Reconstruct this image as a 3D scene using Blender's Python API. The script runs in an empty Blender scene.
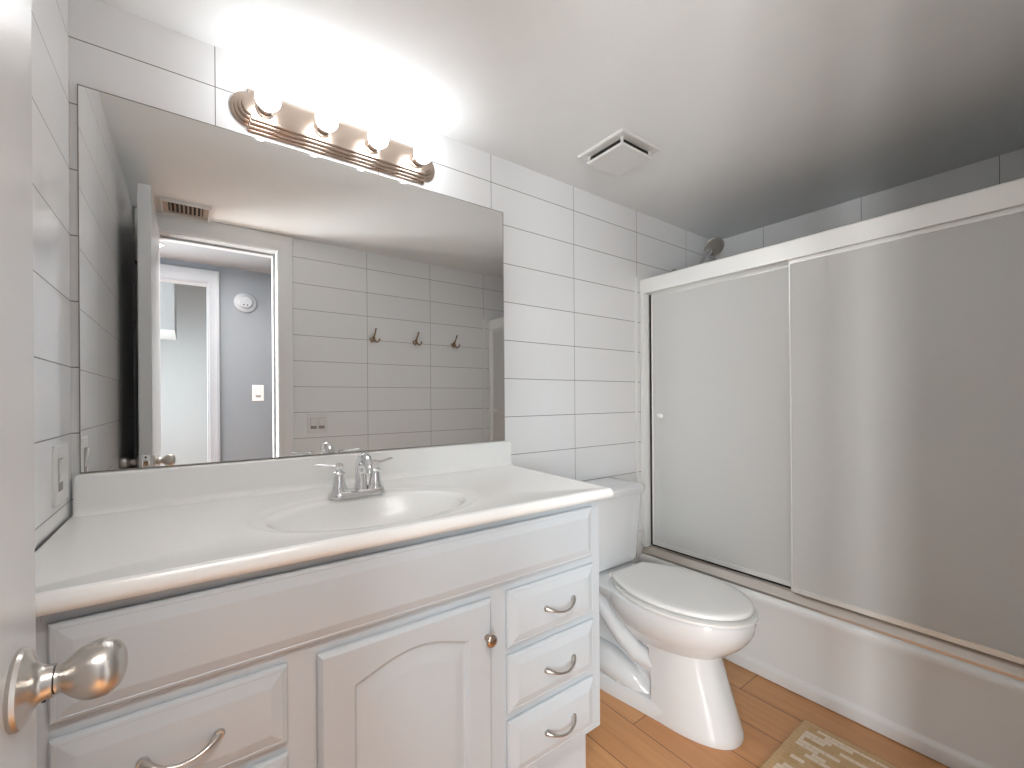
import bpy, bmesh, math, random
from mathutils import Vector, Matrix
PI = math.pi
random.seed(7)
S = bpy.context.scene
COL = S.collection

# ---------------------------------------------------------------- camera
CX, CY, CZ = .2294, -1.4649, 1.165
YAW, ROLL, FPX, PPY = math.radians(36.3511), math.radians(-.4095), 437.2586, 398.6
fw = Vector((math.sin(YAW), math.cos(YAW), 0))
rt = Vector((math.cos(YAW), -math.sin(YAW), 0))
up = Vector((0, 0, 1))
r2 = rt*math.cos(ROLL) + up*math.sin(ROLL)
u2 = -rt*math.sin(ROLL) + up*math.cos(ROLL)
cam_d = bpy.data.cameras.new('camera')
cam = bpy.data.objects.new('camera', cam_d); COL.objects.link(cam)
cam.matrix_world = Matrix(((r2.x, u2.x, -fw.x, CX), (r2.y, u2.y, -fw.y, CY), (r2.z, u2.z, -fw.z, CZ), (0, 0, 0, 1)))
cam_d.sensor_width = 36; cam_d.lens = FPX*36/1024
cam_d.shift_y = (PPY-384)/1024
cam_d.clip_start = .01
S.camera = cam

# ---------------------------------------------------------------- world, view, area lights
w = bpy.data.worlds.new('world'); S.world = w; w.use_nodes = True
w.node_tree.nodes['Background'].inputs[0].default_value = (.80, .88, 1, 1)
w.node_tree.nodes['Background'].inputs[1].default_value = 1.0
S.view_settings.view_transform = 'Standard'
S.view_settings.look = 'None'
S.view_settings.gamma = 1
S.view_settings.use_curve_mapping = False
S.view_settings.exposure = 2.25
BULB = 4.8          # emission of the four globe bulbs
HALLSIDE_W = 48   # fill added in front of the hall's long wall, no opening there
HALLFILL_W = 210     # fill added farther along the same hall wall, out of sight
HALL_W = 5.0        # fill added under the hall ceiling, hidden by the door head, watts
ROOM_W = 34        # daylight from the window of the room across the hall

def area(name, loc, size, watts, color, rot):
    d = bpy.data.lights.new(name, 'AREA'); d.shape = 'RECTANGLE'; d.size = size[0]; d.size_y = size[1]
    d.energy = watts; d.color = color
    o = bpy.data.objects.new(name, d); COL.objects.link(o); o.location = loc; o.rotation_euler = rot
    return o
HY = -1.59                       # hall side face of the bathroom's back wall
FY = -2.40                       # hall far wall
area('hall_far_side_fill', (-3.15, -2.385, 1.02), (2.1, 1.5), HALLFILL_W, (.96, .995, 1), (PI/2, 0, 0))  # unseen fill through the doorway, added to brighten the bathroom; no window behind
area('hall_side_fill', (-1.25, -2.385, 1.02), (1.5, 1.5), HALLSIDE_W, (.96, .995, 1), (PI/2, 0, 0))  # second added fill panel, nearer the doorway, no glazing behind
area('hall_ceiling_fill', (.30, -1.69, 2.125), (.7, .16), HALL_W, (1, .97, .93), (0, 0, 0))  # added fill, no fixture here
area('far_room_window_light', (-.9, -3.6, 1.5), (1.4, 1.2), ROOM_W, (.86, .96, 1), (0, PI/2*-1, 0))

# ---------------------------------------------------------------- materials
def new_mat(name):
    m = bpy.data.materials.new(name); m.use_nodes = True
    return m, m.node_tree, m.node_tree.nodes['Principled BSDF']
def srgb(r, g, b):
    f = lambda c: (c/255/12.92) if c/255 <= .04045 else ((c/255+.055)/1.055)**2.4
    return (f(r), f(g), f(b), 1)
def plain(name, col, rough=.5, metal=0, coat=0, var=.02, scale=9, bump=0, bscale=60):
    """principled with a faint procedural tone variation, so that nothing is a dead flat colour"""
    m, t, b = new_mat(name)
    n = t.nodes.new('ShaderNodeTexNoise'); n.inputs['Scale'].default_value = scale
    tc = t.nodes.new('ShaderNodeTexCoord'); t.links.new(tc.outputs['Object'], n.inputs['Vector'])
    mx = t.nodes.new('ShaderNodeMix'); mx.data_type = 'RGBA'
    mx.inputs['A'].default_value = tuple(c*(1-var) for c in col[:3])+(1,)
    mx.inputs['B'].default_value = tuple(min(1, c*(1+var)) for c in col[:3])+(1,)
    t.links.new(n.outputs['Fac'], mx.inputs['Factor']); t.links.new(mx.outputs['Result'], b.inputs['Base Color'])
    b.inputs['Roughness'].default_value = rough; b.inputs['Metallic'].default_value = metal
    b.inputs['Coat Weight'].default_value = coat
    if bump:
        n2 = t.nodes.new('ShaderNodeTexNoise'); n2.inputs['Scale'].default_value = bscale
        t.links.new(tc.outputs['Object'], n2.inputs['Vector'])
        bp = t.nodes.new('ShaderNodeBump'); bp.inputs['Strength'].default_value = bump; bp.inputs['Distance'].default_value = .002
        t.links.new(n2.outputs['Fac'], bp.inputs['Height']); t.links.new(bp.outputs['Normal'], b.inputs['Normal'])
    return m
class NT:
    def __init__(s, t): s.t = t
    def m(s, op, a, b=None, c=None):
        n = s.t.nodes.new('ShaderNodeMath'); n.operation = op
        for i, v in enumerate((a, b, c)):
            if v is None: continue
            if isinstance(v, (int, float)): n.inputs[i].default_value = v
            else: s.t.links.new(v, n.inputs[i])
        return n.outputs[0]
    def mix(s, f, a, b):
        n = s.t.nodes.new('ShaderNodeMix'); n.data_type = 'RGBA'
        for k, v in (('Factor', f), ('A', a), ('B', b)):
            if isinstance(v, (int, float, tuple)): n.inputs[k].default_value = v
            else: s.t.links.new(v, n.inputs[k])
        return n.outputs['Result']
    def geo(s):
        g = s.t.nodes.new('ShaderNodeNewGeometry'); x = s.t.nodes.new('ShaderNodeSeparateXYZ')
        s.t.links.new(g.outputs['Position'], x.inputs[0]); return g, x
    def comb(s, *v):
        n = s.t.nodes.new('ShaderNodeCombineXYZ')
        for i, q in enumerate(v):
            if isinstance(q, (int, float)): n.inputs[i].default_value = q
            else: s.t.links.new(q, n.inputs[i])
        return n.outputs[0]
TW, TH, ZR = .46, .158, 2.0377
def tile(name, axis, off, zr=ZR, grout=(.16, .145, .135, 1), col=(.865, .862, .862)):
    m, t, b = new_mat(name); N = NT(t); g, x = N.geo()
    a = N.m('DIVIDE', N.m('SUBTRACT', x.outputs[axis], off), TW)
    z = N.m('DIVIDE', N.m('SUBTRACT', x.outputs['Z'], zr), TH)
    def line(v, size, wd):
        f = N.m('FRACT', N.m('ADD', v, .5)); d = N.m('MULTIPLY', N.m('ABSOLUTE', N.m('SUBTRACT', f, .5)), size)
        return N.m('LESS_THAN', d, wd)
    gr = N.m('MAXIMUM', line(a, TW, .00105), line(z, TH, .00115))
    wn = t.nodes.new('ShaderNodeTexWhiteNoise'); wn.noise_dimensions = '2D'
    t.links.new(N.comb(N.m('FLOOR', a), N.m('FLOOR', z), 0), wn.inputs['Vector'])
    k = N.m('MULTIPLY_ADD', wn.outputs['Value'], .04, .98)
    tone = N.mix(k, (0, 0, 0, 1), (*col, 1))
    t.links.new(N.mix(gr, tone, grout), b.inputs['Base Color'])
    t.links.new(N.m('MULTIPLY_ADD', gr, .6, .14), b.inputs['Roughness'])
    nz = t.nodes.new('ShaderNodeTexNoise'); nz.inputs['Scale'].default_value = 2.2; t.links.new(g.outputs['Position'], nz.inputs['Vector'])
    h = N.m('SUBTRACT', N.m('MULTIPLY', nz.outputs['Fac'], .35), N.m('MULTIPLY', gr, .25))
    bp = t.nodes.new('ShaderNodeBump'); bp.inputs['Strength'].default_value = .25; bp.inputs['Distance'].default_value = .006
    t.links.new(h, bp.inputs['Height']); t.links.new(bp.outputs['Normal'], b.inputs['Normal'])
    return m
def wood_floor():
    m, t, b = new_mat('oak_planks'); N = NT(t); g, x = N.geo()
    W = .165; L = 1.22
    a = N.m('DIVIDE', N.m('SUBTRACT', x.outputs['X'], 1.825), W); row = N.m('FLOOR', a)
    sh = N.m('MULTIPLY_ADD', row, .37*L, .594-.37*L)
    l = N.m('DIVIDE', N.m('ADD', x.outputs['Y'], sh), L); cell = N.m('FLOOR', l)
    def line(v, size, wd):
        f = N.m('FRACT', N.m('ADD', v, .5)); return N.m('LESS_THAN', N.m('MULTIPLY', N.m('ABSOLUTE', N.m('SUBTRACT', f, .5)), size), wd)
    seam = N.m('MAXIMUM', line(a, W, .0016), line(l, L, .0016))
    wn = t.nodes.new('ShaderNodeTexWhiteNoise'); wn.noise_dimensions = '2D'; t.links.new(N.comb(row, cell, 0), wn.inputs['Vector'])
    r = wn.outputs['Value']
    n1 = t.nodes.new('ShaderNodeTexNoise'); n1.inputs['Scale'].default_value = 1; n1.inputs['Detail'].default_value = 6
    t.links.new(N.comb(N.m('MULTIPLY', x.outputs['X'], 60), N.m('MULTIPLY', x.outputs['Y'], 3), N.m('MULTIPLY', r, 40)), n1.inputs['Vector'])
    n2 = t.nodes.new('ShaderNodeTexNoise'); n2.inputs['Scale'].default_value = 1
    t.links.new(N.comb(N.m('MULTIPLY', x.outputs['X'], 9), N.m('MULTIPLY', x.outputs['Y'], 1.5), N.m('MULTIPLY', r, 17)), n2.inputs['Vector'])
    c1 = N.mix(r, srgb(206, 146, 96), srgb(232, 180, 128))
    c2 = N.mix(N.m('MULTIPLY', n2.outputs['Fac'], .6), c1, srgb(216, 152, 98))
    c3 = N.mix(N.m('MULTIPLY', N.m('POWER', n1.outputs['Fac'], 2), .75), c2, srgb(170, 108, 64))
    t.links.new(N.mix(N.m('MULTIPLY', seam, .8), c3, srgb(84, 50, 30)), b.inputs['Base Color'])
    b.inputs['Roughness'].default_value = .38
    return m
def mat_rug():
    m, t, b = new_mat('woven_mat'); N = NT(t)
    tc = t.nodes.new('ShaderNodeTexCoord'); x = t.nodes.new('ShaderNodeSeparateXYZ'); t.links.new(tc.outputs['Object'], x.inputs[0])
    W, L = .0185, .040
    a = N.m('DIVIDE', x.outputs['X'], W); row = N.m('FLOOR', a)
    l = N.m('DIVIDE', N.m('MULTIPLY_ADD', row, .0133, x.outputs['Y']), L); cell = N.m('FLOOR', l)
    wn = t.nodes.new('ShaderNodeTexWhiteNoise'); wn.noise_dimensions = '2D'; t.links.new(N.comb(row, cell, 0), wn.inputs['Vector'])
    r = wn.outputs['Value']
    c = N.mix(r, srgb(208, 172, 126), srgb(228, 196, 154))
    c = N.mix(N.m('GREATER_THAN', r, .58), c, srgb(244, 226, 206))
    # plain tan border
    bx = N.m('GREATER_THAN', N.m('ABSOLUTE', x.outputs['X']), .235); by = N.m('GREATER_THAN', N.m('ABSOLUTE', x.outputs['Y']), .385)
    c = N.mix(N.m('MAXIMUM', bx, by), c, srgb(218, 184, 140))
    fa = N.m('ABSOLUTE', N.m('SUBTRACT', N.m('FRACT', a), .5)); fl = N.m('ABSOLUTE', N.m('SUBTRACT', N.m('FRACT', l), .5))
    edge = N.m('MAXIMUM', N.m('GREATER_THAN', fa, .44), N.m('GREATER_THAN', fl, .47))
    c = N.mix(N.m('MULTIPLY', edge, .45), c, srgb(186, 154, 104))
    t.links.new(c, b.inputs['Base Color']); b.inputs['Roughness'].default_value = .95
    nz = t.nodes.new('ShaderNodeTexNoise'); nz.inputs['Scale'].default_value = 500; t.links.new(tc.outputs['Object'], nz.inputs['Vector'])
    bp = t.nodes.new('ShaderNodeBump'); bp.inputs['Strength'].default_value = .5; bp.inputs['Distance'].default_value = .003
    t.links.new(N.m('SUBTRACT', nz.outputs['Fac'], edge), bp.inputs['Height']); t.links.new(bp.outputs['Normal'], b.inputs['Normal'])
    return m
def mat_frost():
    m, t, b = new_mat('obscure_glass')
    b.inputs['Base Color'].default_value = (.92, .92, .905, 1); b.inputs['Roughness'].default_value = .5
    b.inputs['Transmission Weight'].default_value = .38; b.inputs['IOR'].default_value = 1.45
    n = t.nodes.new('ShaderNodeTexNoise'); n.inputs['Scale'].default_value = 260
    tc = t.nodes.new('ShaderNodeTexCoord'); t.links.new(tc.outputs['Object'], n.inputs['Vector'])
    bp = t.nodes.new('ShaderNodeBump'); bp.inputs['Strength'].default_value = .12; bp.inputs['Distance'].default_value = .001
    t.links.new(n.outputs['Fac'], bp.inputs['Height']); t.links.new(bp.outputs['Normal'], b.inputs['Normal'])
    return m
def mat_emit(name, col, st):
    m, t, b = new_mat(name)
    b.inputs['Base Color'].default_value = col; b.inputs['Emission Color'].default_value = col
    b.inputs['Emission Strength'].default_value = st; return m
M = dict(
    tile_front=tile('tile_mirror_wall', 'X', .2902), tile_back=tile('tile_back_wall', 'X', 1.184, 2.0374),
    tile_left=tile('tile_left_wall', 'Y', -.42), tile_right=tile('tile_right_wall', 'Y', -.289, 2.034),
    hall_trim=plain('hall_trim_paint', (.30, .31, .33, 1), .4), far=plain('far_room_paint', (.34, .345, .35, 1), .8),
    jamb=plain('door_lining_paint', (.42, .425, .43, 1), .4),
    ceiling=plain('ceiling_paint', (.85, .86, .86, 1), .75, bump=.08),
    paint=plain('white_gloss_paint', (.84, .84, .835, 1), .28),
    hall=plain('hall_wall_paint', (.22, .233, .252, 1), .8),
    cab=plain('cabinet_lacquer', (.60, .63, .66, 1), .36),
    marble=plain('cultured_marble', (.94, .93, .91, 1), .22, coat=0, var=.012, scale=3),
    china=plain('vitreous_china', (.78, .79, .80, 1), .08, coat=.5, var=.005),
    seat=plain('seat_plastic', (.86, .855, .84, 1), .22, var=.005),
    tub=plain('tub_enamel', (.88, .885, .885, 1), .3, coat=.15, var=.006),
    nickel=plain('brushed_nickel', (.58, .545, .51, 1), .30, 1),
    rosy=plain('warm_satin_nickel', (.52, .42, .35, 1), .26, 1),
    chrome=plain('polished_chrome', (.82, .82, .83, 1), .07, 1),
    alu=plain('anodised_aluminium', (.95, .95, .93, 1), .36, .35),
    alu_d=plain('aluminium_track', (.70, .65, .60, 1), .32, 1),
    face=plain('spray_face_plastic', (.42, .39, .36, 1), .35, .3),
    leaf=plain('door_leaf_paint', (.66, .66, .66, 1), .25),
    bronze=plain('aged_brass', (.30, .20, .12, 1), .3, 1),
    dark=plain('dark_gap', (.018, .014, .012, 1), .8),  # near-black: small dark parts, plus strips standing in for shade
    grillem=plain('grille_enamel', (.42, .34, .28, 1), .5),
    plastic=plain('white_plastic', (.76, .75, .73, 1), .3),
    edge_line=plain('edge_line_grey', (.30, .27, .24, 1), .7),  # grey-brown outline of the mirror edge and the rocker frames
    wood=wood_floor(), rug=mat_rug(), frost=mat_frost(),
    bulb=mat_emit('lit_bulb_glass', (.93, .97, 1, 1), BULB),
    spot=mat_emit('lit_downlight', (1, .98, .94, 1), 6),
)
mm, mt, mb_ = new_mat('silvered_mirror'); M['mirror'] = mm
mb_.inputs['Base Color'].default_value = (.86, .86, .85, 1); mb_.inputs['Metallic'].default_value = 1; mb_.inputs['Roughness'].default_value = 0

# ---------------------------------------------------------------- mesh helpers
class MB:
    def __init__(s): s.b = bmesh.new()
    def poly(s, pts): return [s.b.verts.new(p) for p in pts]
    def box(s, x0, x1, y0, y1, z0, z1):
        v = s.poly([(x0, y0, z0), (x1, y0, z0), (x1, y1, z0), (x0, y1, z0), (x0, y0, z1), (x1, y0, z1), (x1, y1, z1), (x0, y1, z1)])
        for f in ((3, 2, 1, 0), (4, 5, 6, 7), (0, 1, 5, 4), (1, 2, 6, 5), (2, 3, 7, 6), (3, 0, 4, 7)): s.b.faces.new([v[i] for i in f])
        return s
    def loft(s, rings, caps=(True, True), closed=True):
        R = [s.poly(r) for r in rings]; n = len(R[0])
        for a, b in zip(R, R[1:]):
            for i in range(n if closed else n-1):
                j = (i+1) % n
                try: s.b.faces.new((a[i], a[j], b[j], b[i]))
                except ValueError: pass
        if caps[0]: s.b.faces.new(list(reversed(R[0])))
        if caps[1]: s.b.faces.new(R[-1])
        return s
    def tube(s, path, rad, n=16, caps=True, squash=None):
        P = [Vector(p) for p in path]; rads = rad if isinstance(rad, (list, tuple)) else [rad]*len(P)
        t0 = (P[1]-P[0]).normalized(); ref = Vector((0, 0, 1)) if abs(t0.z) < .9 else Vector((1, 0, 0))
        u = t0.cross(ref).normalized(); rings = []
        for i, p in enumerate(P):
            t = (P[min(i+1, len(P)-1)]-P[max(i-1, 0)]).normalized()
            u = (u - t*u.dot(t)).normalized(); v = t.cross(u)
            q = squash[i] if squash else 1
            rings.append([p+u*math.cos(2*PI*k/n)*rads[i]+v*math.sin(2*PI*k/n)*rads[i]*q for k in range(n)])
        return s.loft(rings, (caps, caps))
    def lathe(s, prof, mat=Matrix(), n=32, caps=(True, True)):
        """prof: (r, h) along local z, placed by mat"""
        return s.loft([[mat @ Vector((r*math.cos(2*PI*k/n), r*math.sin(2*PI*k/n), h)) for k in range(n)] for r, h in prof], caps)
    def build(s, name, mat, parent=None, smooth=30, bevel=0, seg=2, sub=0):
        bmesh.ops.remove_doubles(s.b, verts=s.b.verts, dist=1e-6)
        bmesh.ops.recalc_face_normals(s.b, faces=s.b.faces)
        me = bpy.data.meshes.new(name); s.b.to_mesh(me); s.b.free()
        me.materials.append(mat)
        o = bpy.data.objects.new(name, me); COL.objects.link(o)
        if parent:
            o.parent = parent; o.matrix_parent_inverse = Matrix.Translation(parent.location).inverted() if not parent.parent else Matrix()
            if parent.type == 'MESH': o.matrix_parent_inverse = Matrix()
        if bevel:
            m = o.modifiers.new('bevel', 'BEVEL'); m.width = bevel; m.segments = seg; m.limit_method = 'ANGLE'; m.angle_limit = math.radians(40)
            m.harden_normals = False
        if sub:
            m = o.modifiers.new('sub', 'SUBSURF'); m.levels = sub; m.render_levels = sub
        if smooth:
            for p in me.polygons: p.use_smooth = True
            if not sub:
                me.set_sharp_from_angle(angle=math.radians(smooth))
        return o
def AX(origin, z):
    z = Vector(z).normalized(); r = Vector((0, 0, 1)) if abs(z.z) < .9 else Vector((1, 0, 0))
    x = r.cross(z).normalized(); y = z.cross(x)
    return Matrix(((x.x, y.x, z.x, origin[0]), (x.y, y.y, z.y, origin[1]), (x.z, y.z, z.z, origin[2]), (0, 0, 0, 1)))
def tag(o, label, cat, group=None, kind=None):
    o['label'] = label; o['category'] = cat
    if group: o['group'] = group
    if kind: o['kind'] = kind
    return o
def thing(name, loc, label, cat, group=None):
    o = bpy.data.objects.new(name, None); COL.objects.link(o); o.location = loc; o.empty_display_size = .05
    return tag(o, label, cat, group)
def struct(name, mb, mat, **k):
    o = mb.build(name, mat, **k); o['kind'] = 'structure'; return o
def copy_tree(o, dx, label):
    r = o.copy(); COL.objects.link(r); r.location = Vector(o.location)+Vector(dx); r['label'] = label
    for c in list(o.children):
        d = c.copy(); COL.objects.link(d); d.parent = r; d.matrix_parent_inverse = c.matrix_parent_inverse.copy()
        for e in list(c.children):
            f = e.copy(); COL.objects.link(f); f.parent = d
    return r

# ---------------------------------------------------------------- room shell
X1, YB, ZC = 2.9145, -1.469, 2.150
DX0, DX1, DZ = .091, .649, 2.051           # bathroom doorway
struct('floor', MB().box(-4.5, 3.1, -5.3, .15, -.08, 0), M['wood'], smooth=0)
struct('ceiling', MB().box(-.12, 3.05, HY, .12, ZC, ZC+.08), M['ceiling'], smooth=0)
struct('wall_front', MB().box(-.12, 3.05, 0, .12, 0, ZC), M['tile_front'], smooth=0)
struct('wall_left', MB().box(-.12, 0, HY, 0, 0, ZC), M['tile_left'], smooth=0)
struct('wall_right', MB().box(X1, X1+.12, HY, 0, 0, ZC), M['tile_right'], smooth=0)
wb = MB(); wb.box(0, DX0-.018, HY, YB, 0, ZC); wb.box(DX1+.018, X1, HY, YB, 0, ZC); wb.box(DX0-.018, DX1+.018, HY, YB, DZ+.018, ZC)
struct('wall_back', wb, M['tile_back'], smooth=0)
# door lining and casings
def casing(name, x0, x1, z1, y, out, wl, wr, wt, mat):
    """profiled casing round an opening; out = +1 / -1 direction of its face"""
    b = MB()
    prof = [(0, 0), (0, .008), (.12, .012), (.55, .014), (.72, .019), (.96, .019), (1, .015), (1, 0)]
    rings = []
    for px, pz, ex, ez in ((x0, 0, -wl, 0), (x0, z1, -wl, wt), (x1, z1, wr, wt), (x1, 0, wr, 0)):
        rings.append([(px+ex*f, y+out*h, pz+ez*f) for f, h in prof])
    b.loft(rings); return struct(name, b, mat, smooth=20)
jb = MB(); jb.box(DX0-.018, DX0, HY, YB, 0, DZ); jb.box(DX1, DX1+.018, HY, YB, 0, DZ); jb.box(DX0-.018, DX1+.018, HY, YB, DZ, DZ+.018)
jb.box(DX1-.012, DX1, HY, HY+.05, 0, DZ-.012); jb.box(DX0, DX1, HY, HY+.05, DZ-.012, DZ)
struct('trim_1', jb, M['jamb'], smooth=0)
casing('trim_2', DX0-.006, DX1+.002, DZ+.003, YB, 1, .078, .081, .095, M['paint'])
# hall and the room across it
DX2, DX3, DZ2 = -.40, .332, 2.010
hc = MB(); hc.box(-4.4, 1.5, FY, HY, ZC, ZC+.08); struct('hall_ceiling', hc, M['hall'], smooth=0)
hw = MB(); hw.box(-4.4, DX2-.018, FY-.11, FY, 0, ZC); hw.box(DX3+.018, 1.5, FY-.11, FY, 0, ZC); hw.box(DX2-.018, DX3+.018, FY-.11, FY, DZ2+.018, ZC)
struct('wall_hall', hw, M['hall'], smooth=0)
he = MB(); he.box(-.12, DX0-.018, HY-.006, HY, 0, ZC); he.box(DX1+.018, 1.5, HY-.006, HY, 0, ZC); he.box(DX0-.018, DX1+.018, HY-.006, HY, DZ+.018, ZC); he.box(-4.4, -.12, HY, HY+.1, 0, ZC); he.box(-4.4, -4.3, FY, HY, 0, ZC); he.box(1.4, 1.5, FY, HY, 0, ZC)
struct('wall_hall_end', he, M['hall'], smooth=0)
j2 = MB(); j2.box(DX2-.018, DX2, FY-.11, FY, 0, DZ2); j2.box(DX3, DX3+.018, FY-.11, FY, 0, DZ2); j2.box(DX2-.018, DX3+.018, FY-.11, FY, DZ2, DZ2+.018)
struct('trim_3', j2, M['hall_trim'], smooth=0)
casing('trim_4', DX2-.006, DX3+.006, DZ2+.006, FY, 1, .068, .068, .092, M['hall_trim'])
ro = MB(); ro.box(-1.2, 1.5, -5.2, -5.1, 0, 2.6); ro.box(1.4, 1.5, -5.1, FY-.11, 0, 2.6)
ro.box(-1.2, -1.1, -5.1, -4.3, 0, 2.6); ro.box(-1.2, -1.1, -2.9, FY-.11, 0, 2.6); ro.box(-1.2, -1.1, -4.3, -2.9, 0, .85); ro.box(-1.2, -1.1, -4.3, -2.9, 2.1, 2.6)
ro.box(-1.2, 1.5, -2.51, -2.40, ZC, 2.6)
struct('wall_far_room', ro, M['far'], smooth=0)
struct('ceiling_far_room', MB().box(-1.2, 1.5, -5.2, FY, 2.6, 2.68), M['ceiling'], smooth=0)
struct('soffit_far_room', MB().box(-1.1, .12, -4.3, -3.5, 1.80, 2.6), M['far'], smooth=0)
wf = MB()
for a in ((-4.3, -4.25, .85, 2.1), (-2.95, -2.9, .85, 2.1), (-4.25, -2.95, .85, .9), (-4.25, -2.95, 2.05, 2.1), (-3.62, -3.58, .9, 2.05)):
    wf.box(-1.18, -1.12, a[0], a[1], a[2], a[3])
struct('window_1', wf, M['paint'], smooth=0)

# smoke alarm and switch on the hall wall
t = thing('smoke_alarm', (.569, FY, 1.903), 'round white smoke alarm on the hall wall, seen in the mirror', 'smoke alarm')
m = AX((.569, FY, 1.903), (0, 1, 0))
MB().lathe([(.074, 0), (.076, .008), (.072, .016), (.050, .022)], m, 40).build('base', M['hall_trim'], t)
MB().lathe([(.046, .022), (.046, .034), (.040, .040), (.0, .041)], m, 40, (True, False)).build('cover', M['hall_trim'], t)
for dx in (-.012, .010):
    MB().lathe([(.0055, .030), (.0055, .0415)], AX((.569+dx, FY, 1.880), (0, 1, 0)), 12).build('indicator', M['dark'], t)
def wall_plate(name, cx, cy, cz, axis, wdt, hgt, rockers, label):
    """decorator style plate lying on a wall; axis = outward normal"""
    t = thing(name, (cx, cy, cz), label, 'switch')
    n = Vector(axis); s = Vector((0, 0, 1)).cross(n)
    def slab(hw, hh, d0, d1, c=0, inset=.003):
        o = Vector((cx, cy, cz)) + s*c; r = []
        for d, k in ((d0, 0), (d1-.002, 0), (d1, inset)):
            r.append([o+s*a*(hw-k)+Vector((0, 0, 1))*e*(hh-k)+n*d for a, e in ((-1, -1), (1, -1), (1, 1), (-1, 1))])
        return MB().loft(r)
    slab(wdt/2, hgt/2, 0, .006).build('cover_plate', M['plastic'], t)
    for c in rockers:
        fr = slab(.0185, .035, .0055, .0068, c, .001).build('rocker_frame', M['edge_line'], t)
        o = Vector((cx, cy, cz)) + s*c
        MB().loft([[o+s*a*.0165+Vector((0, 0, 1))*e*.033+n*.006 for a, e in ((-1, -1), (1, -1), (1, 1), (-1, 1))],
                   [o+s*a*.016+Vector((0, 0, 1))*e*.0325+n*(.0085+.0035*e) for a, e in ((-1, -1), (1, -1), (1, 1), (-1, 1))]]).build('rocker', M['plastic'], t)
    return t
wall_plate('light_switch', .649, FY, 1.222, (0, 1, 0), .078, .122, (0,), 'white single rocker switch on the hall wall, seen in the mirror')
wall_plate('light_switch', .869, YB, 1.020, (0, 1, 0), .118, .122, (-.023, .023), 'white double rocker switch on the tiles beside the doorway, seen in the mirror')
wall_plate('light_switch', 0, -.124, 1.010, (1, 0, 0), .116, .126, (-.020,), 'white rocker switch plate on the left wall above the vanity')
t = thing('hall_downlight', (.07, -2.056, ZC), 'small bright round light in the hall ceiling, seen in the mirror', 'ceiling light')
MB().lathe([(.035, 0), (.035, -.006), (.022, -.008)], Matrix.Translation((.07, -2.056, ZC)), 24).build('ring', M['plastic'], t)
MB().lathe([(.020, -.0075), (.016, -.016), (0, -.018)], Matrix.Translation((.07, -2.056, ZC)), 24, (True, False)).build('lens', M['spot'], t)

# ---------------------------------------------------------------- open door leaf with knobs
LX0, LX1, LY0, LY1 = .063, .106, -1.463, -.840
d = MB().box(LX0, LX1, LY0, LY1, .012, 2.040).build('door_1', M['leaf'], smooth=0, bevel=.0015)
d['kind'] = 'structure'
KY, KZ = -.903, .915
def knob(sgn, xface):
    m = AX((xface, KY, KZ), (sgn, 0, 0))
    r = MB().lathe([(.0325, 0), (.0335, .003), (.032, .006), (.027, .0085), (.021, .011), (.0165, .014), (.0145, .018), (.0140, .024)], m, 40).build('knob_rose', M['nickel'], d)
    MB().lathe([(.0118, .0235), (.0118, .0255)], m, 32).build('knob_gap', M['dark'], r)
    k = MB(); k.lathe([(.0125, .0250), (.0120, .0275), (.0132, .0300), (.0160, .0330), (.0190, .0365), (.0217, .0405), (.0238, .0450), (.0250, .0500), (.0254, .0545), (.0247, .0590), (.0228, .0635), (.0196, .0675), (.0150, .0706), (.0095, .0725), (.0045, .0732), (0, .0734)], m, 48, (True, False))
    k.build('door_knob', M['nickel'], d, smooth=60)
    MB().box(xface+sgn*.016, xface+sgn*.0185, KY-.003, KY+.003, KZ-.0165, KZ-.0125).build('release_slot', M['dark'], r)
knob(1, LX1); knob(-1, LX0)
lp = MB().box(LX0+.009, LX1-.009, LY1, LY1+.0015, KZ-.033, KZ+.033).build('latch_plate', M['chrome'], d, smooth=0)
MB().box(LX0+.014, LX1-.014, LY1+.001, LY1+.010, KZ-.008, KZ+.008).build('latch_bolt', M['bronze'], lp, smooth=0)
for s in (-1, 1): MB().lathe([(.004, 0), (.003, .003)], AX(((LX0+LX1)/2, LY1+.001, KZ+s*.024), (0, 1, 0)), 12).build('screw', M['dark'], lp)
for z in (.25, 1.05, 1.80):
    MB().tube([(LX0-.004, LY0+.004, z-.045), (LX0-.004, LY0+.004, z+.045)], .006, 12).build('hinge', M['nickel'], d)
# hinge pin door stop that leans toward the left wall
ds = MB().tube([(LX0-.004, LY0+.006, 1.848), (LX0-.012, LY0+.03, 1.85), (LX0-.030, LY0+.07, 1.852), (LX0-.045, LY0+.085, 1.85)], [.004, .004, .004, .008], 12)
ds.build('door_stop', M['bronze'], d)

# ---------------------------------------------------------------- mirror
mo = MB().box(.017, 1.263, -.006, -.0005, .9955, 1.925).build('wall_mirror', M['mirror'], smooth=0)
tag(mo, 'large frameless rectangular mirror above the vanity backsplash', 'mirror')
eb = MB(); z0, z1, x0, x1 = .9935, 1.927, .015, 1.265
for a in ((x0, x1, z1-.0022, z1), (x0, x1, z0, z0+.0022), (x0, x0+.0022, z0, z1), (x1-.0022, x1, z0, z1)): eb.box(a[0], a[1], -.0066, -.0005, a[2], a[3])
eb.build('mirror_edge', M['edge_line'], mo, smooth=0)

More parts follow.
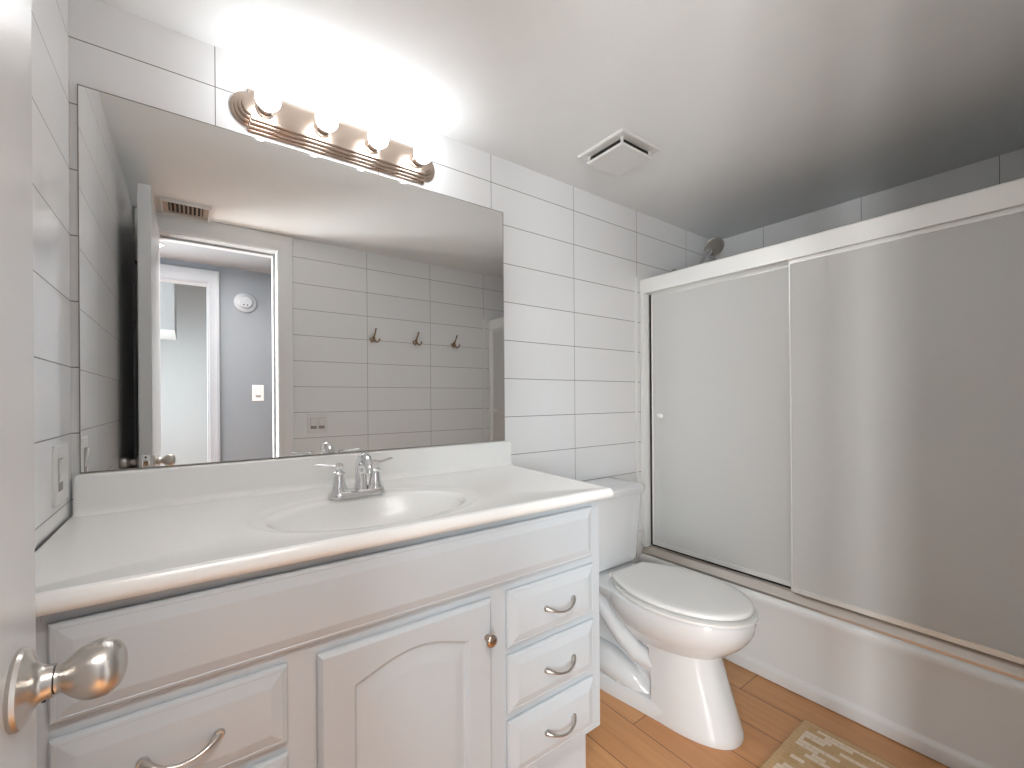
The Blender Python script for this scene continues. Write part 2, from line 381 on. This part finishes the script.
# ---------------------------------------------------------------- vanity light bar
LXC, LZC = .641, 2.002
t = thing('vanity_light', (LXC, 0, LZC), 'four-globe satin nickel light bar on the wall above the mirror', 'wall light')
def bar_outline(k):
    """rectangle with arc ends and small shoulders, shrunk by k"""
    hw, hh, r = .269-k*.3, .061-k, .046-k
    pts = []; n = 20
    cxr = hw
    for side in (1, -1):
        pts.append((side*(hw+.004), -side*hh)); pts.append((side*(hw+.006), -side*(r+.008)))
        for i in range(n+1):
            a = -PI/2+PI*i/n
            pts.append((side*(cxr+.006+(r+.002)*math.cos(a)*.86), side*(r+.002)*math.sin(a)))
        pts.append((side*(hw+.006), side*(r+.008))); pts.append((side*(hw+.004), side*hh))
    return pts
b = MB(); rings = []
for k, dpt in ((0, 0), (0, .006), (.003, .008), (.0065, .008), (.0075, .015), (.0105, .017), (.014, .017), (.015, .024), (.018, .026), (.0215, .026), (.0225, .031), (.025, .0325)):
    rings.append([(LXC+x, -dpt, LZC+z) for x, z in bar_outline(k)])
b.loft(rings); b.build('back_plate', M['rosy'], t, smooth=25)
for i in range(4):
    bx_ = .4085+.155*i
    m = AX((bx_, -.0325, LZC), (0, -1, 0))
    so = MB().lathe([(.026, 0), (.025, .003), (.0205, .005), (.0195, .012), (.0212, .014), (.0212, .019), (.0190, .022), (.0175, .027)], m, 32).build('socket', M['rosy'], t)
    g = [(.013, .034), (.014, .040)]
    for j in range(1, 17):
        a = math.radians(156-156*j/16); g.append((.0325*math.sin(a), .070-.0325*math.cos(PI-a)*-1*-1))
    g = [(.0130, .0255), (.0135, .0280)]+[(.0320*math.sin(math.radians(q)), .0570-.0320*math.cos(math.radians(q))) for q in range(26, 180, 11)]+[(0, .0890)]
    MB().lathe(g, m, 32, (True, False)).build('globe_bulb', M['bulb'], t, smooth=60)

# ---------------------------------------------------------------- vanity cabinet
VX0, VX1, FYF = .034, 1.213, -.562
t = thing('vanity_cabinet', (.62, -.28, 0), 'long white vanity cabinet with arched door, drawers and nickel pulls', 'cabinet')
c = MB(); ZB, ZT = .186, .868
c.box(VX0, VX1, FYF, FYF+.02, ZB, ZT); c.box(VX0, VX0+.016, FYF+.02, -.004, ZB, ZT); c.box(VX1-.016, VX1, FYF+.02, -.004, ZB, ZT)
c.box(VX0+.016, VX1-.016, FYF+.02, -.004, ZB, ZB+.016); c.box(VX0+.016, VX1-.016, -.010, -.004, ZB+.016, ZT)
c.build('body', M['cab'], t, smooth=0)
MB().box(VX0, VX0+.022, FYF-.003, FYF-.0002, .852, .868).build('filler_strip', M['cab'], t, smooth=0)
MB().box(VX0+.01, VX1-.004, -.505, -.06, 0, ZB).build('toe_kick', M['cab'], t, smooth=0)
def rect4(x0, x1, z0, z1, y): return [(x0, y, z0), (x1, y, z0), (x1, y, z1), (x0, y, z1)]
def front_panel(x0, x1, z0, z1, slope=.028):
    b = MB(); r = []
    for k, y in ((.0015, -.0005), (0, -.003), (0, -.0085), (.0030, -.0125), (.0075, -.0140), (.0085, -.0132), (slope, -.0190), (slope+.002, -.0193)):
        r.append(rect4(x0+k, x1-k, z0+k, z1-k, FYF+y))
    return b.loft(r)
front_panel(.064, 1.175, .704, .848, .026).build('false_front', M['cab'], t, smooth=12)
def pull(x, z, par):
    b = MB(); L = .048; y0 = FYF-.0190
    path = []; rad = []; sq = []
    for i in range(25):
        s = -1+2*i/24; a = abs(s)
        dep = .021*(1-a**3.2)+.003
        drop = -.008*math.cos(s*PI/2)
        path.append((x+s*L, y0-dep, z+drop+.004*a)); rad.append(.0036+.0040*max(0, a-.45)**1.4/.43 if a < .97 else .0075); sq.append(.8)
    b.tube(path, rad, 14, squash=sq)
    h = b.build('pull_handle', M['nickel'], par, smooth=60)
    for s in (-1, 1):
        MB().lathe([(.0085, 0), (.0085, .0035), (.0065, .007)], AX((x+s*(L+.001), y0+.0005, z+.004), (0, -1, 0)), 20).build('handle_foot', M['nickel'], h)
rows = [(.538, .681), (.373, .518), (.208, .352)]
for zi, (a, bb) in enumerate(rows):
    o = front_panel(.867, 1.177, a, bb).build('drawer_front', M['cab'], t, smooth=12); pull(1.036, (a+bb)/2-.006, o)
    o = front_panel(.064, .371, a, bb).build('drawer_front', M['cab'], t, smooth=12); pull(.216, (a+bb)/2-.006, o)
# arched raised panel door
DXA, DXB, DZA, DZB = .422, .817, .208, .679
def outline(x0, x1, z0, z1, rise, y, n=20):
    p = []
    for i in range(n): p.append((x0+(x1-x0)*i/n, y, z0))
    for i in range(n): p.append((x1, y, z0+(z1-z0)*i/n))
    for i in range(n):
        s = i/n; q = 1-2*s; p.append((x1+(x0-x1)*s, y, z1+rise*(math.cos(q*PI/2)**1.15 if abs(q) < 1 else 0)))
    for i in range(n): p.append((x0, y, z1+(z0-z1)*i/n))
    return p
rg = []
for k, y in ((.001, -.0005), (0, -.003), (0, -.011), (.0045, -.0165), (.008, -.019)):
    rg.append(outline(DXA+k, DXB-k, DZA+k, DZB-k, 0, FYF+y))
for k, y, rr in ((.066, -.019, .033), (.068, -.0175, .033), (.072, -.0115, .033), (.078, -.0110, .032), (.100, -.0175, .028), (.104, -.018, .027)):
    rg.append(outline(DXA+k, DXB-k, DZA+k, .600-(k-.066)*1.05, rr, FYF+y))
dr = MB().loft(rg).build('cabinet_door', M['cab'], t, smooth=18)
MB().lathe([(.0075, 0), (.0075, .002), (.0055, .004), (.005, .012), (.008, .016), (.0135, .019), (.0150, .022), (.0135, .0255), (.008, .0275), (0, .028)], AX((.800, FYF-.0185, .592), (0, -1, 0)), 28, (True, False)).build('door_pull_knob', M['rosy'], dr, smooth=50)

# ---------------------------------------------------------------- vanity top with integral basin
BX, BY = .612, -.352
ZT = .8955
t = thing('sink_countertop', (.62, -.3, .868), 'one-piece glossy white vanity countertop with oval basin and backsplash', 'countertop')
def ray_rect(a, x0, x1, y0, y1):
    c_, s_ = math.cos(a), math.sin(a); tt = 1e9
    if c_ > 1e-9: tt = min(tt, (x1-BX)/c_)
    if c_ < -1e-9: tt = min(tt, (x0-BX)/c_)
    if s_ > 1e-9: tt = min(tt, (y1-BY)/s_)
    if s_ < -1e-9: tt = min(tt, (y0-BY)/s_)
    return (BX+c_*tt, BY+s_*tt)
XR = 1.240
angs = sorted([2*PI*i/120 for i in range(120)]+[math.atan2(b_-BY, a_-BX) % (2*PI) for a_, b_ in ((.003, -.003), (XR, -.003), (.003, -.59), (XR, -.59))])
def shear(x, y):  # the right end runs slightly out of square with the wall
    return x + .045*(y+.59)/.59*max(0, (x-.9)/.34)
rings = []
for x1, y0, z in ((XR-.006, -.588, .868), (XR, -.5945, .873), (XR+.001, -.597, .880), (XR, -.5950, .889), (XR-.006, -.5900, .8965), (XR-.011, -.584, .8985), (XR-.018, -.578, .8985), (XR-.023, -.5735, .8972), (XR-.028, -.569, ZT)):
    r = []
    for a in angs:
        # sample the corners along the same rays, snapped to this ring's own corners
        x, y = ray_rect(a, .003, XR, -.59, -.003)
        if abs(x-XR) < 1e-6: x = x1
        if abs(y+.59) < 1e-6: y = y0
        x = min(x, x1); y = max(y, y0)
        r.append((shear(x, y), y, z))
    rings.append(r)
for a_, b_, z in ((.292, .206, ZT), (.282, .198, ZT-.0012), (.270, .188, ZT-.0045), (.262, .180, ZT-.0060), (.252, .168, ZT-.0068), (.244, .161, ZT-.010), (.237, .154, ZT-.020), (.222, .141, ZT-.055), (.195, .122, ZT-.090), (.150, .094, ZT-.116), (.095, .062, ZT-.130), (.045, .036, ZT-.134)):
    rings.append([(BX+a_*math.cos(q), BY+b_*math.sin(q), z) for q in [math.atan2(math.sin(a)/b_*1.0, math.cos(a)/a_) if False else a for a in angs]])
cmb = MB(); cmb.loft(rings, (False, True)); cmb.build('countertop', M['marble'], t, smooth=35)
# backsplash with rounded top and a cove at its foot
bs = MB(); prof = [(-.0015, ZT-.004), (-.0015, .9895), (-.004, .9915), (-.0165, .9915), (-.0205, .9895), (-.0225, .985), (-.0225, .915), (-.0245, .905), (-.029, .899), (-.038, ZT+.0004), (-.038, ZT-.004)]
rings = []
for x, k in ((.006, .010), (.0075, .004), (.011, .001), (.016, 0), (1.278, 0), (1.283, .001), (1.285, .003)):
    rings.append([(x if k < .02 else x, min(y+k*.2, -.001), z if z < .93 else z-k) for y, z in prof])
bs.loft(rings); bs.build('backsplash', M['marble'], t, smooth=40)
dn = MB().lathe([(.022, ZT-.1335), (.021, ZT-.130), (.015, ZT-.131), (0, ZT-.1305)], Matrix.Translation((BX, BY, 0)), 28, (True, False)).build('drain', M['chrome'], t)

# ---------------------------------------------------------------- faucet
FX, FYY = .617, -.185
t = thing('faucet', (FX, FYY, ZT), 'chrome two-handle faucet with arched spout behind the basin', 'faucet')
b = MB(); n = 48; rr = []
def stad(hl, r, z, n=24):
    p = []
    for i in range(n+1):
        a = -PI/2+PI*i/n; p.append((FX+hl+r*math.cos(a), FYY+r*math.sin(a), z))
    for i in range(n+1):
        a = PI/2+PI*i/n; p.append((FX-hl+r*math.cos(a), FYY+r*math.sin(a), z))
    return p
b.loft([stad(.052, .029, ZT-.004), stad(.052, .029, ZT+.004), stad(.052, .026, ZT+.010), stad(.052, .0235, ZT+.013)]); b.build('base_plate', M['chrome'], t)
for s in (-1, 1):
    hx = FX+s*.0515
    hb = MB().lathe([(.024, .010), (.0235, .016), (.019, .024), (.0165, .036), (.0140, .052), (.0125, .058), (.0155, .061), (.0155, .064), (.010, .068), (.0085, .073), (.0115, .079), (.0115, .085), (.008, .090), (0, .092)], Matrix.Translation((hx, FYY, ZT)), 32, (True, False)).build('valve_body', M['chrome'], t)
    dirv = Vector((-1, .12, 0)).normalized() if s < 0 else Vector((.92, .30, 0)).normalized()
    p0 = Vector((hx, FYY, ZT+.082))
    lv = MB().tube([p0+dirv*q+Vector((0, 0, h)) for q, h in ((0, 0), (.011, .001), (.027, .003), (.044, .006), (.056, .008), (.062, .008))], [.0062, .0050, .0047, .0056, .0060, .003], 16, squash=[1, 1, .85, .7, .65, .7])
    lv.build('lever_handle', M['chrome'], hb, smooth=60)
sp = []; rd = []
for i in range(29):
    a = PI*(i/28)*1.0
    if i < 0: pass
pts = [(0, .010, .012), (0, .010, .03), (0, .010, .055)]
for i in range(1, 17):
    a = math.radians(i*11.0); pts.append((-.004*i/16, .010-.045+.045*math.cos(a), .064+.045*math.sin(a)*.95))
path = [(FX+.012+p[0], FYY+p[1], ZT+p[2]) for p in pts]
rad = [.0190, .0172, .0160]+[.0156-.0042*i/16 for i in range(1, 17)]
sb = MB(); sb.tube(path, rad, 24); sb.build('spout', M['chrome'], t, smooth=60)
MB().lathe([(.019, .010), (.0185, .016), (.0165, .019)], Matrix.Translation((FX+.012, FYY+.010, ZT)), 28).build('spout_collar', M['chrome'], t)
MB().tube([(FX+.012, FYY+.022, ZT+.012), (FX+.012, FYY+.024, ZT+.060)], .0025, 10).build('lift_rod', M['chrome'], t)
MB().lathe([(.003, .058), (.0055, .062), (.0055, .067), (0, .070)], Matrix.Translation((FX+.012, FYY+.024, ZT)), 16, (True, False)).build('rod_knob', M['chrome'], t)

# ---------------------------------------------------------------- toilet
TX = 1.700
t = thing('toilet', (TX, -.4, 0), 'white two-piece toilet with closed lid between vanity and tub', 'toilet')
def egg(yb, yf, hw, z, n=56, back=.62, cx=TX, p=2.0, pb=2.6, ymax=None):
    """plan outline: blunt toward the tank (yb), rounded toward the front (yf); widest at fraction"""
    ym = yb+(yf-yb)*back*.68; pts = []
    for i in range(n):
        a = 2*PI*i/n; c_, s_ = math.cos(a), math.sin(a)
        if s_ < 0:
            e = 2/p; x = hw*math.copysign(abs(c_)**e, c_); y = ym+(ym-yf)*-abs(s_)**e
        else:
            e = 2/pb; x = hw*math.copysign(abs(c_)**e, c_); y = ym+(yb-ym)*abs(s_)**e
        pts.append((cx+x, y, z))
    return pts
def ringmix(secs): return [egg(*s) for s in secs]
bw = MB()
bw.loft(ringmix([(-.30, -.640, .100, .240), (-.29, -.670, .120, .264), (-.275, -.706, .143, .292), (-.26, -.738, .163, .320), (-.245, -.762, .176, .350), (-.235, -.776, .183, .378), (-.232, -.781, .185, .405), (-.234, -.779, .183, .418), (-.240, -.772, .176, .423), (-.275, -.735, .140, .423)]))
# front pedestal column, flaring to the floor
def col(z, hw, yf, yb, p=2.3):
    pts = []; n = 40; ym = yb
    for i in range(n+1):
        a = PI*i/n; c_, s_ = math.cos(a), math.sin(a)
        pts.append((TX+hw*math.copysign(abs(c_)**(2/p), c_), ym-(ym-yf)*abs(s_)**(2/p), z))
    return pts
bw.loft([col(0, .124, -.737, -.470), col(.012, .126, -.740, -.470), (col(.03, .124, -.737, -.470)), col(.10, .118, -.712, -.470), col(.17, .113, -.688, -.465), col(.24, .111, -.664, -.455), col(.28, .114, -.668, -.44), col(.31, .118, -.674, -.42)])
# low base running back to the wall
def base(z, k, yb=-.10):
    p = []
    for x, y in ((-.155, yb), (-.160, -.22), (-.150, -.32), (-.135, -.42), (-.122, -.52), (-.10, -.60), (.10, -.60), (.122, -.52), (.135, -.42), (.150, -.32), (.160, -.22), (.155, yb)):
        p.append((TX+x*(1-k), y, z))
    return p
bw.loft([base(0, 0), base(.045, .0), base(.058, .04), base(.062, .12)])
# inner web, trapway and tank deck
bw.loft([[(TX+a*hx, y, z) for a, y in ((-1, -.10), (1, -.10), (1, -.50), (-1, -.50))] for z, hx in ((.05, .085), (.13, .075), (.25, .078), (.38, .10))])
for s in (-1, 1):
    bw.tube([(TX+s*.070, -.13, .375), (TX+s*.094, -.19, .345), (TX+s*.104, -.26, .290), (TX+s*.104, -.33, .235), (TX+s*.098, -.40, .192), (TX+s*.070, -.50, .165)], [.028, .032, .035, .036, .036, .034], 20)
    bw.tube([(TX+s*.080, -.10, .075), (TX+s*.092, -.18, .100), (TX+s*.096, -.27, .100), (TX+s*.090, -.35, .078), (TX+s*.080, -.42, .050), (TX+s*.07, -.47, .03)], [.045, .056, .060, .052, .038, .02], 24)
def deck(z, k):
    p = []
    for x, y in ((-.125, -.025), (-.135, -.05), (-.142, -.20), (-.162, -.27), (-.170, -.42), (.170, -.42), (.162, -.27), (.142, -.20), (.135, -.05), (.125, -.025)):
        p.append((TX+x*k, y, z))
    return p
bw.loft([deck(.365, .80), deck(.380, .93), deck(.396, .99), deck(.417, 1), deck(.4215, .97)])
bw.build('bowl', M['china'], t, smooth=45, bevel=.003)
for s in (-1, 1):
    MB().lathe([(.016, 0), (.016, .008), (.012, .018), (0, .021)], Matrix.Translation((TX+s*.128, -.335, .058)), 20, (True, False)).build('bolt_cap', M['china'], t)
# seat ring and lid
def lidout(z, k, yb=-.270, yf=-.774, hw=.184):
    ym = -.505; pts = []
    xb = .100-k; ybk = yb-k; n = 14
    for i in range(n):                       # right side, back corner to widest point
        f = 1-i/n; pts.append((TX+(hw-k)-(hw-k-xb)*f**2.1, ym+(ybk-ym)*f, z))
    for i in range(37):                      # rounded front
        a = PI*i/36; pts.append((TX+(hw-k)*math.cos(a), ym-(ym-yf-k)*math.sin(a), z))
    for i in range(1, n+1):
        f = i/n; pts.append((TX-(hw-k)+(hw-k-xb)*f**2.1, ym+(ybk-ym)*f, z))
    return list(reversed(pts))
MB().loft([lidout(.4235, .004), lidout(.427, 0, yf=-.786, hw=.191), lidout(.4345, 0, yf=-.786, hw=.191), lidout(.438, .004)]).build('seat', M['seat'], t, smooth=40)
MB().loft([lidout(.4375, .045), lidout(.4450, .045)]).build('lid_bumper', M['seat'], t, smooth=40)
ld = MB().loft([lidout(.4442, .006), lidout(.4460, .0015), lidout(.453, .0015), lidout(.4575, .005), lidout(.460, .012), lidout(.4610, .03), lidout(.4617, .08)]).build('seat_lid', M['seat'], t, smooth=40)
for s in (-1, 1):
    MB().lathe([(.012, 0), (.012, .014), (.009, .018), (0, .019)], Matrix.Translation((TX+s*.070, -.250, .423)), 18, (True, False)).build('lid_hinge', M['seat'], t)
# tank
def tk(z, hw, yf, r=.035, n=6):
    p = []; y0 = -.022
    corners = ((hw, y0, .012), (hw, yf, r), (-hw, yf, r), (-hw, y0, .012)); dirs = ((1, 1), (1, -1), (-1, -1), (-1, 1))
    order = []
    for (cx_, cy_, q), (sx, sy) in zip(corners, dirs):
        arc = []
        for i in range(n+1):
            a = PI/2*i/n
            if (sx, sy) == (1, 1): ang = PI/2-a
            elif (sx, sy) == (1, -1): ang = -a
            elif (sx, sy) == (-1, -1): ang = -PI/2-a
            else: ang = -PI-a
            arc.append((TX+cx_-sx*q+q*math.cos(ang), cy_-sy*q+q*math.sin(ang), z))
        order += arc
    return [(x, y-(.012*(1-((x-TX)/hw)**2) if y < yf+.02 else 0), z_) for x, y, z_ in order]
MB().loft([tk(.4245, .150, -.175), tk(.432, .172, -.192), tk(.46, .180, -.197), tk(.60, .192, -.204), tk(.738, .203, -.210)]).build('tank', M['china'], t, smooth=40)
MB().loft([tk(.738, .203, -.208), tk(.742, .214, -.222, .045), (tk(.762, .218, -.226, .048)), tk(.770, .214, -.222, .048), tk(.774, .202, -.21, .045), tk(.777, .15, -.165, .04)]).build('tank_lid', M['china'], t, smooth=35)

# ---------------------------------------------------------------- bathtub
TBX = 2.137
t = thing('bathtub', (2.5, -.73, 0), 'white alcove bathtub with long plain apron behind the toilet', 'bathtub')
b = MB(); prof = [(TBX+.012, 0), (TBX-.004, .004), (TBX-.004, .040), (TBX-.001, .049), (TBX+.007, .055), (TBX+.010, .062), (TBX+.008, .20), (TBX+.006, .275), (TBX+.001, .298), (TBX-.003, .312), (TBX-.003, .326), (TBX+.002, .337), (TBX+.012, .342), (TBX+.10, .342), (TBX+.115, .338), (TBX+.125, .320), (TBX+.150, .16), (TBX+.185, .07), (TBX+.26, .055), (2.64, .055), (2.74, .07), (2.80, .16), (2.825, .32), (2.835, .338), (2.85, .342), (2.908, .342), (2.908, 0)]
ya, yb_ = YB+.002, -.002
b.loft([[(x, y, z) for x, z in prof] for y in (ya, ya+.09, -.73, yb_-.09, yb_)], (False, False), closed=False)
for y0, y1 in ((ya, ya+.09), (yb_-.09, yb_)): b.box(TBX+.13, 2.83, y0+.001, y1-.001, .055, .3415)
b.build('tub_shell', M['tub'], t, smooth=40)

# ---------------------------------------------------------------- shower enclosure
t = thing('shower_enclosure', (2.18, -.73, .342), 'aluminium framed sliding obscure glass tub enclosure on the tub rim', 'shower enclosure')
yA, yB_ = YB+.004, -.004
hd = MB(); prof = [(2.150, 1.712), (2.150, 1.782), (2.155, 1.788), (2.222, 1.788), (2.226, 1.782), (2.226, 1.712), (2.218, 1.712), (2.218, 1.735), (2.158, 1.735), (2.158, 1.712)]
hd.loft([[(x, y, z) for x, z in prof] for y in (yA, yB_)]); hd.build('header_rail', M['alu'], t, smooth=20)
bt = MB(); prof = [(2.150, .3425), (2.1505, .352), (2.153, .3545), (2.178, .376), (2.180, .372), (2.192, .372), (2.194, .382), (2.197, .382), (2.198, .372), (2.220, .372), (2.226, .380), (2.229, .3425)]
bt.loft([[(x, y, z) for x, z in prof] for y in (yA, yB_)]); bt.build('bottom_track', M['alu_d'], t, smooth=20)
for y0, y1 in ((-.026, -.004), (YB+.004, YB+.026)):
    j = MB(); j.box(2.150, 2.226, y0, y1, .378, 1.714); j.build('wall_jamb', M['alu'], t, smooth=0, bevel=.002)
def panel(x, y0, y1, z0, z1, name):
    gl = MB().box(x-.0028, x+.0028, y0+.002, y1-.002, z0, z1).build(name, M['frost'], t, smooth=0)
    fr = MB()
    fr.box(x-.007, x+.007, y0, y1, z0-.004, z0+.014)
    fr.box(x-.007, x+.007, y0, y1, z1-.02, z1+.012)
    fr.box(x-.0065, x+.0065, y0-.001, y0+.004, z0+.014, z1-.02)
    fr.box(x-.0065, x+.0065, y1-.004, y1+.001, z0+.014, z1-.02)
    fr.build('panel_frame', M['alu'], gl, smooth=0)
    return gl
MB().box(2.198, 2.2195, -.745, -.010, .3725, .381).build('track_shade_strip', M['dark'], t, smooth=0)  # dark strip put in for the shade between glass and track
MB().box(2.199, 2.217, -.036, -.0262, .384, 1.71).build('jamb_shade_strip', M['dark'], t, smooth=0)  # shade between panel and jamb, added as a dark strip
g1 = panel(2.208, -.745, -.037, .392, 1.715, 'sliding_panel')
g2 = panel(2.1735, -1.442, -.712, .388, 1.715, 'sliding_panel')
MB().lathe([(.0135, 0), (.013, .004), (.008, .007), (.008, .012), (.013, .016), (.013, .021), (.007, .024), (0, .0245)], AX((2.2045, -.088, 1.069), (-1, 0, 0)), 24, (True, False)).build('round_pull', M['alu'], g1)
MB().lathe([(.0135, 0), (.013, .004), (.008, .007), (.008, .012), (.013, .016), (.013, .021), (.007, .024), (0, .0245)], AX((2.170, -1.40, 1.069), (-1, 0, 0)), 24, (True, False)).build('round_pull', M['alu'], g2)
# slim white edge trim where the tile meets the tub surround
struct('trim_5', MB().box(2.108, 2.126, -.006, 0, .33, 1.80), M['paint'], bevel=.002)
struct('trim_6', MB().box(2.096, 2.114, YB, YB+.006, .33, 1.80), M['paint'], bevel=.002)

# ---------------------------------------------------------------- shower head
t = thing('handheld_shower', (2.46, 0, 1.90), 'handheld round shower head on its arm above the enclosure rail', 'shower head')
m = AX((2.47, 0, 1.872), (0, -1, 0))
MB().lathe([(.030, 0), (.029, .005), (.018, .011), (.0115, .013)], m, 28).build('escutcheon', M['nickel'], t)
MB().tube([(2.47, -.008, 1.872), (2.47, -.05, 1.874), (2.47, -.09, 1.862), (2.47, -.115, 1.842)], .0105, 16).build('shower_arm', M['nickel'], t)
MB().lathe([(.016, -.03), (.020, -.02), (.020, .01), (.014, .02)], AX((2.475, -.125, 1.842), (.3, -.5, .8)), 20).build('bracket', M['nickel'], t)
hc_ = Vector((2.612, -.160, 2.014)); nrm = Vector((-.52, -.50, -.58)).normalized(); 
hh = MB().tube([(2.462, -.132, 1.80), (2.478, -.128, 1.845), (2.510, -.134, 1.900), (2.552, -.143, 1.955), (2.584, -.146, 1.985)], [.011, .0125, .013, .0145, .018], 18)
hb = hh.build('handle', M['chrome'], t, smooth=60)
m = AX(hc_, nrm)
hd_ = MB().lathe([(.012, -.036), (.030, -.030), (.046, -.016), (.052, -.002), (.052, .004), (.047, .008)], m, 40).build('spray_head', M['nickel'], t)
fa = MB().lathe([(.046, .0075), (.045, .010), (0, .0115)], m, 40, (True, False)).build('spray_face', M['face'], t)
nz = MB()
for rr_, k_ in ((.012, 6), (.024, 10), (.037, 16)):
    for i in range(k_):
        a = 2*PI*i/k_; p = m @ Vector((rr_*math.cos(a), rr_*math.sin(a), .0095)); nz.lathe([(.0022, 0), (.0014, .0035)], AX(p, nrm), 8)
nz.build('nozzles', M['dark'], fa)

# ---------------------------------------------------------------- ceiling fan cover and ceiling grille
t = thing('ceiling_fan_cover', (1.622, -.310, ZC), 'square white exhaust fan cover on the ceiling above the toilet', 'exhaust fan')
cx_, cy_ = 1.622, -.310
MB().loft([[(cx_+a*h, cy_+e*h, z) for a, e in ((-1, -1), (1, -1), (1, 1), (-1, 1))] for h, z in ((.117, ZC), (.117, ZC-.004), (.111, ZC-.008), (.105, ZC-.008))]).build('flange', M['plastic'], t, smooth=0)
MB().box(cx_-.080, cx_+.080, cy_-.080, cy_+.080, ZC-.028, ZC-.008).build('fan_throat', M['dark'], t, smooth=0)
for a in (-1, 1):
    for e in (-1, 1): MB().box(cx_+a*.083-.004, cx_+a*.083+.004, cy_+e*.083-.004, cy_+e*.083+.004, ZC-.028, ZC-.008).build('corner_post', M['plastic'], t, smooth=0)
MB().loft([[(cx_+a*h, cy_+e*h, z) for a, e in ((-1, -1), (1, -1), (1, 1), (-1, 1))] for h, z in ((.088, ZC-.027), (.090, ZC-.029), (.090, ZC-.034), (.086, ZC-.037))]).build('cover_panel', M['plastic'], t, smooth=0)
gx0, gx1, gy0, gy1 = .116, .320, -1.425, -1.235
t = thing('air_vent', ((gx0+gx1)/2, (gy0+gy1)/2, ZC), 'beige ceiling air vent with dark louvres near the doorway, seen in the mirror', 'air vent')
f = MB()
f.box(gx0, gx1, gy0, gy0+.008, ZC-.018, ZC); f.box(gx0, gx1, gy1-.008, gy1, ZC-.018, ZC)
f.box(gx0, gx0+.008, gy0+.008, gy1-.008, ZC-.018, ZC); f.box(gx1-.008, gx1, gy0+.008, gy1-.008, ZC-.018, ZC)
f.build('frame', M['plastic'], t, smooth=0)
MB().box(gx0+.008, gx1-.008, gy0+.008, gy1-.008, ZC-.006, ZC-.001).build('duct_plate', M['grillem'], t, smooth=0)
MB().box(gx0+.030, gx1-.030, gy0+.03, gy1-.03, ZC-.0068, ZC-.0055).build('duct_opening', M['dark'], t, smooth=0)
for i in range(8):
    x = gx0+.036+i*.0178
    MB().loft([[(x+q, gy0+.032, ZC-z), (x+q+.0022, gy0+.032, ZC-z), (x+q+.0022, gy1-.032, ZC-z), (x+q, gy1-.032, ZC-z)] for q, z in ((0, .007), (.006, .015))]).build('louvre', M['grillem'], t, smooth=0)

# ---------------------------------------------------------------- hooks on the back wall
def make_hook():
    x, z = 1.225, 1.580
    t = thing('robe_hook', (x, YB, z), 'brass triple robe hook nearest the doorway, seen in the mirror', 'hook', 'robe hooks on the back wall')
    MB().lathe([(.010, 0), (.010, .004), (.006, .008), (.005, .016)], AX((x, YB, z), (0, 1, 0)), 16).build('wall_foot', M['bronze'], t)
    MB().tube([(x, YB+.012, z-.006), (x, YB+.018, z+.012), (x+.001, YB+.038, z+.035), (x+.001, YB+.052, z+.058)], [.0072, .0058, .0045, .0052], 12).build('upper_prong', M['bronze'], t, smooth=60)
    for s in (-1, 1):
        MB().tube([(x, YB+.012, z-.002), (x+s*.006, YB+.018, z-.022), (x+s*.017, YB+.026, z-.030), (x+s*.028, YB+.030, z-.022), (x+s*.032, YB+.032, z-.006)], [.0068, .0056, .0048, .0046, .0056], 12).build('lower_prong', M['bronze'], t, smooth=60)
    return t
h0 = make_hook()
copy_tree(h0, (.304, 0, .001), 'middle brass robe hook of the three, seen in the mirror')
copy_tree(h0, (.612, 0, .003), 'brass robe hook nearest the shower enclosure, seen in the mirror')

# ---------------------------------------------------------------- bath mat
b = MB(); rx, ry = .26, .41; nx, ny = 26, 41
rings = []
for z, k in ((-.0055, .004), (-.002, 0), (.0035, 0), (.0055, .004)):
    p = []
    for i in range(nx): p.append((-rx+k+(2*rx-2*k)*i/nx, -ry+k, z))
    for i in range(ny): p.append((rx-k+.0012*math.sin(i*1.3), -ry+k+(2*ry-2*k)*i/ny, z))
    for i in range(nx): p.append((rx-k-(2*rx-2*k)*i/nx, ry-k+.0012*math.sin(i*1.7), z))
    for i in range(ny): p.append((-rx+k, ry-k-(2*ry-2*k)*i/ny, z))
    rings.append(p)
b.loft(rings)
rg_ = b.build('bath_mat', M['rug'], smooth=20); rg_.location = (1.995-rx, -.820-ry, .0056)
tag(rg_, 'tan and cream woven bath mat on the wood floor beside the tub', 'bath mat')
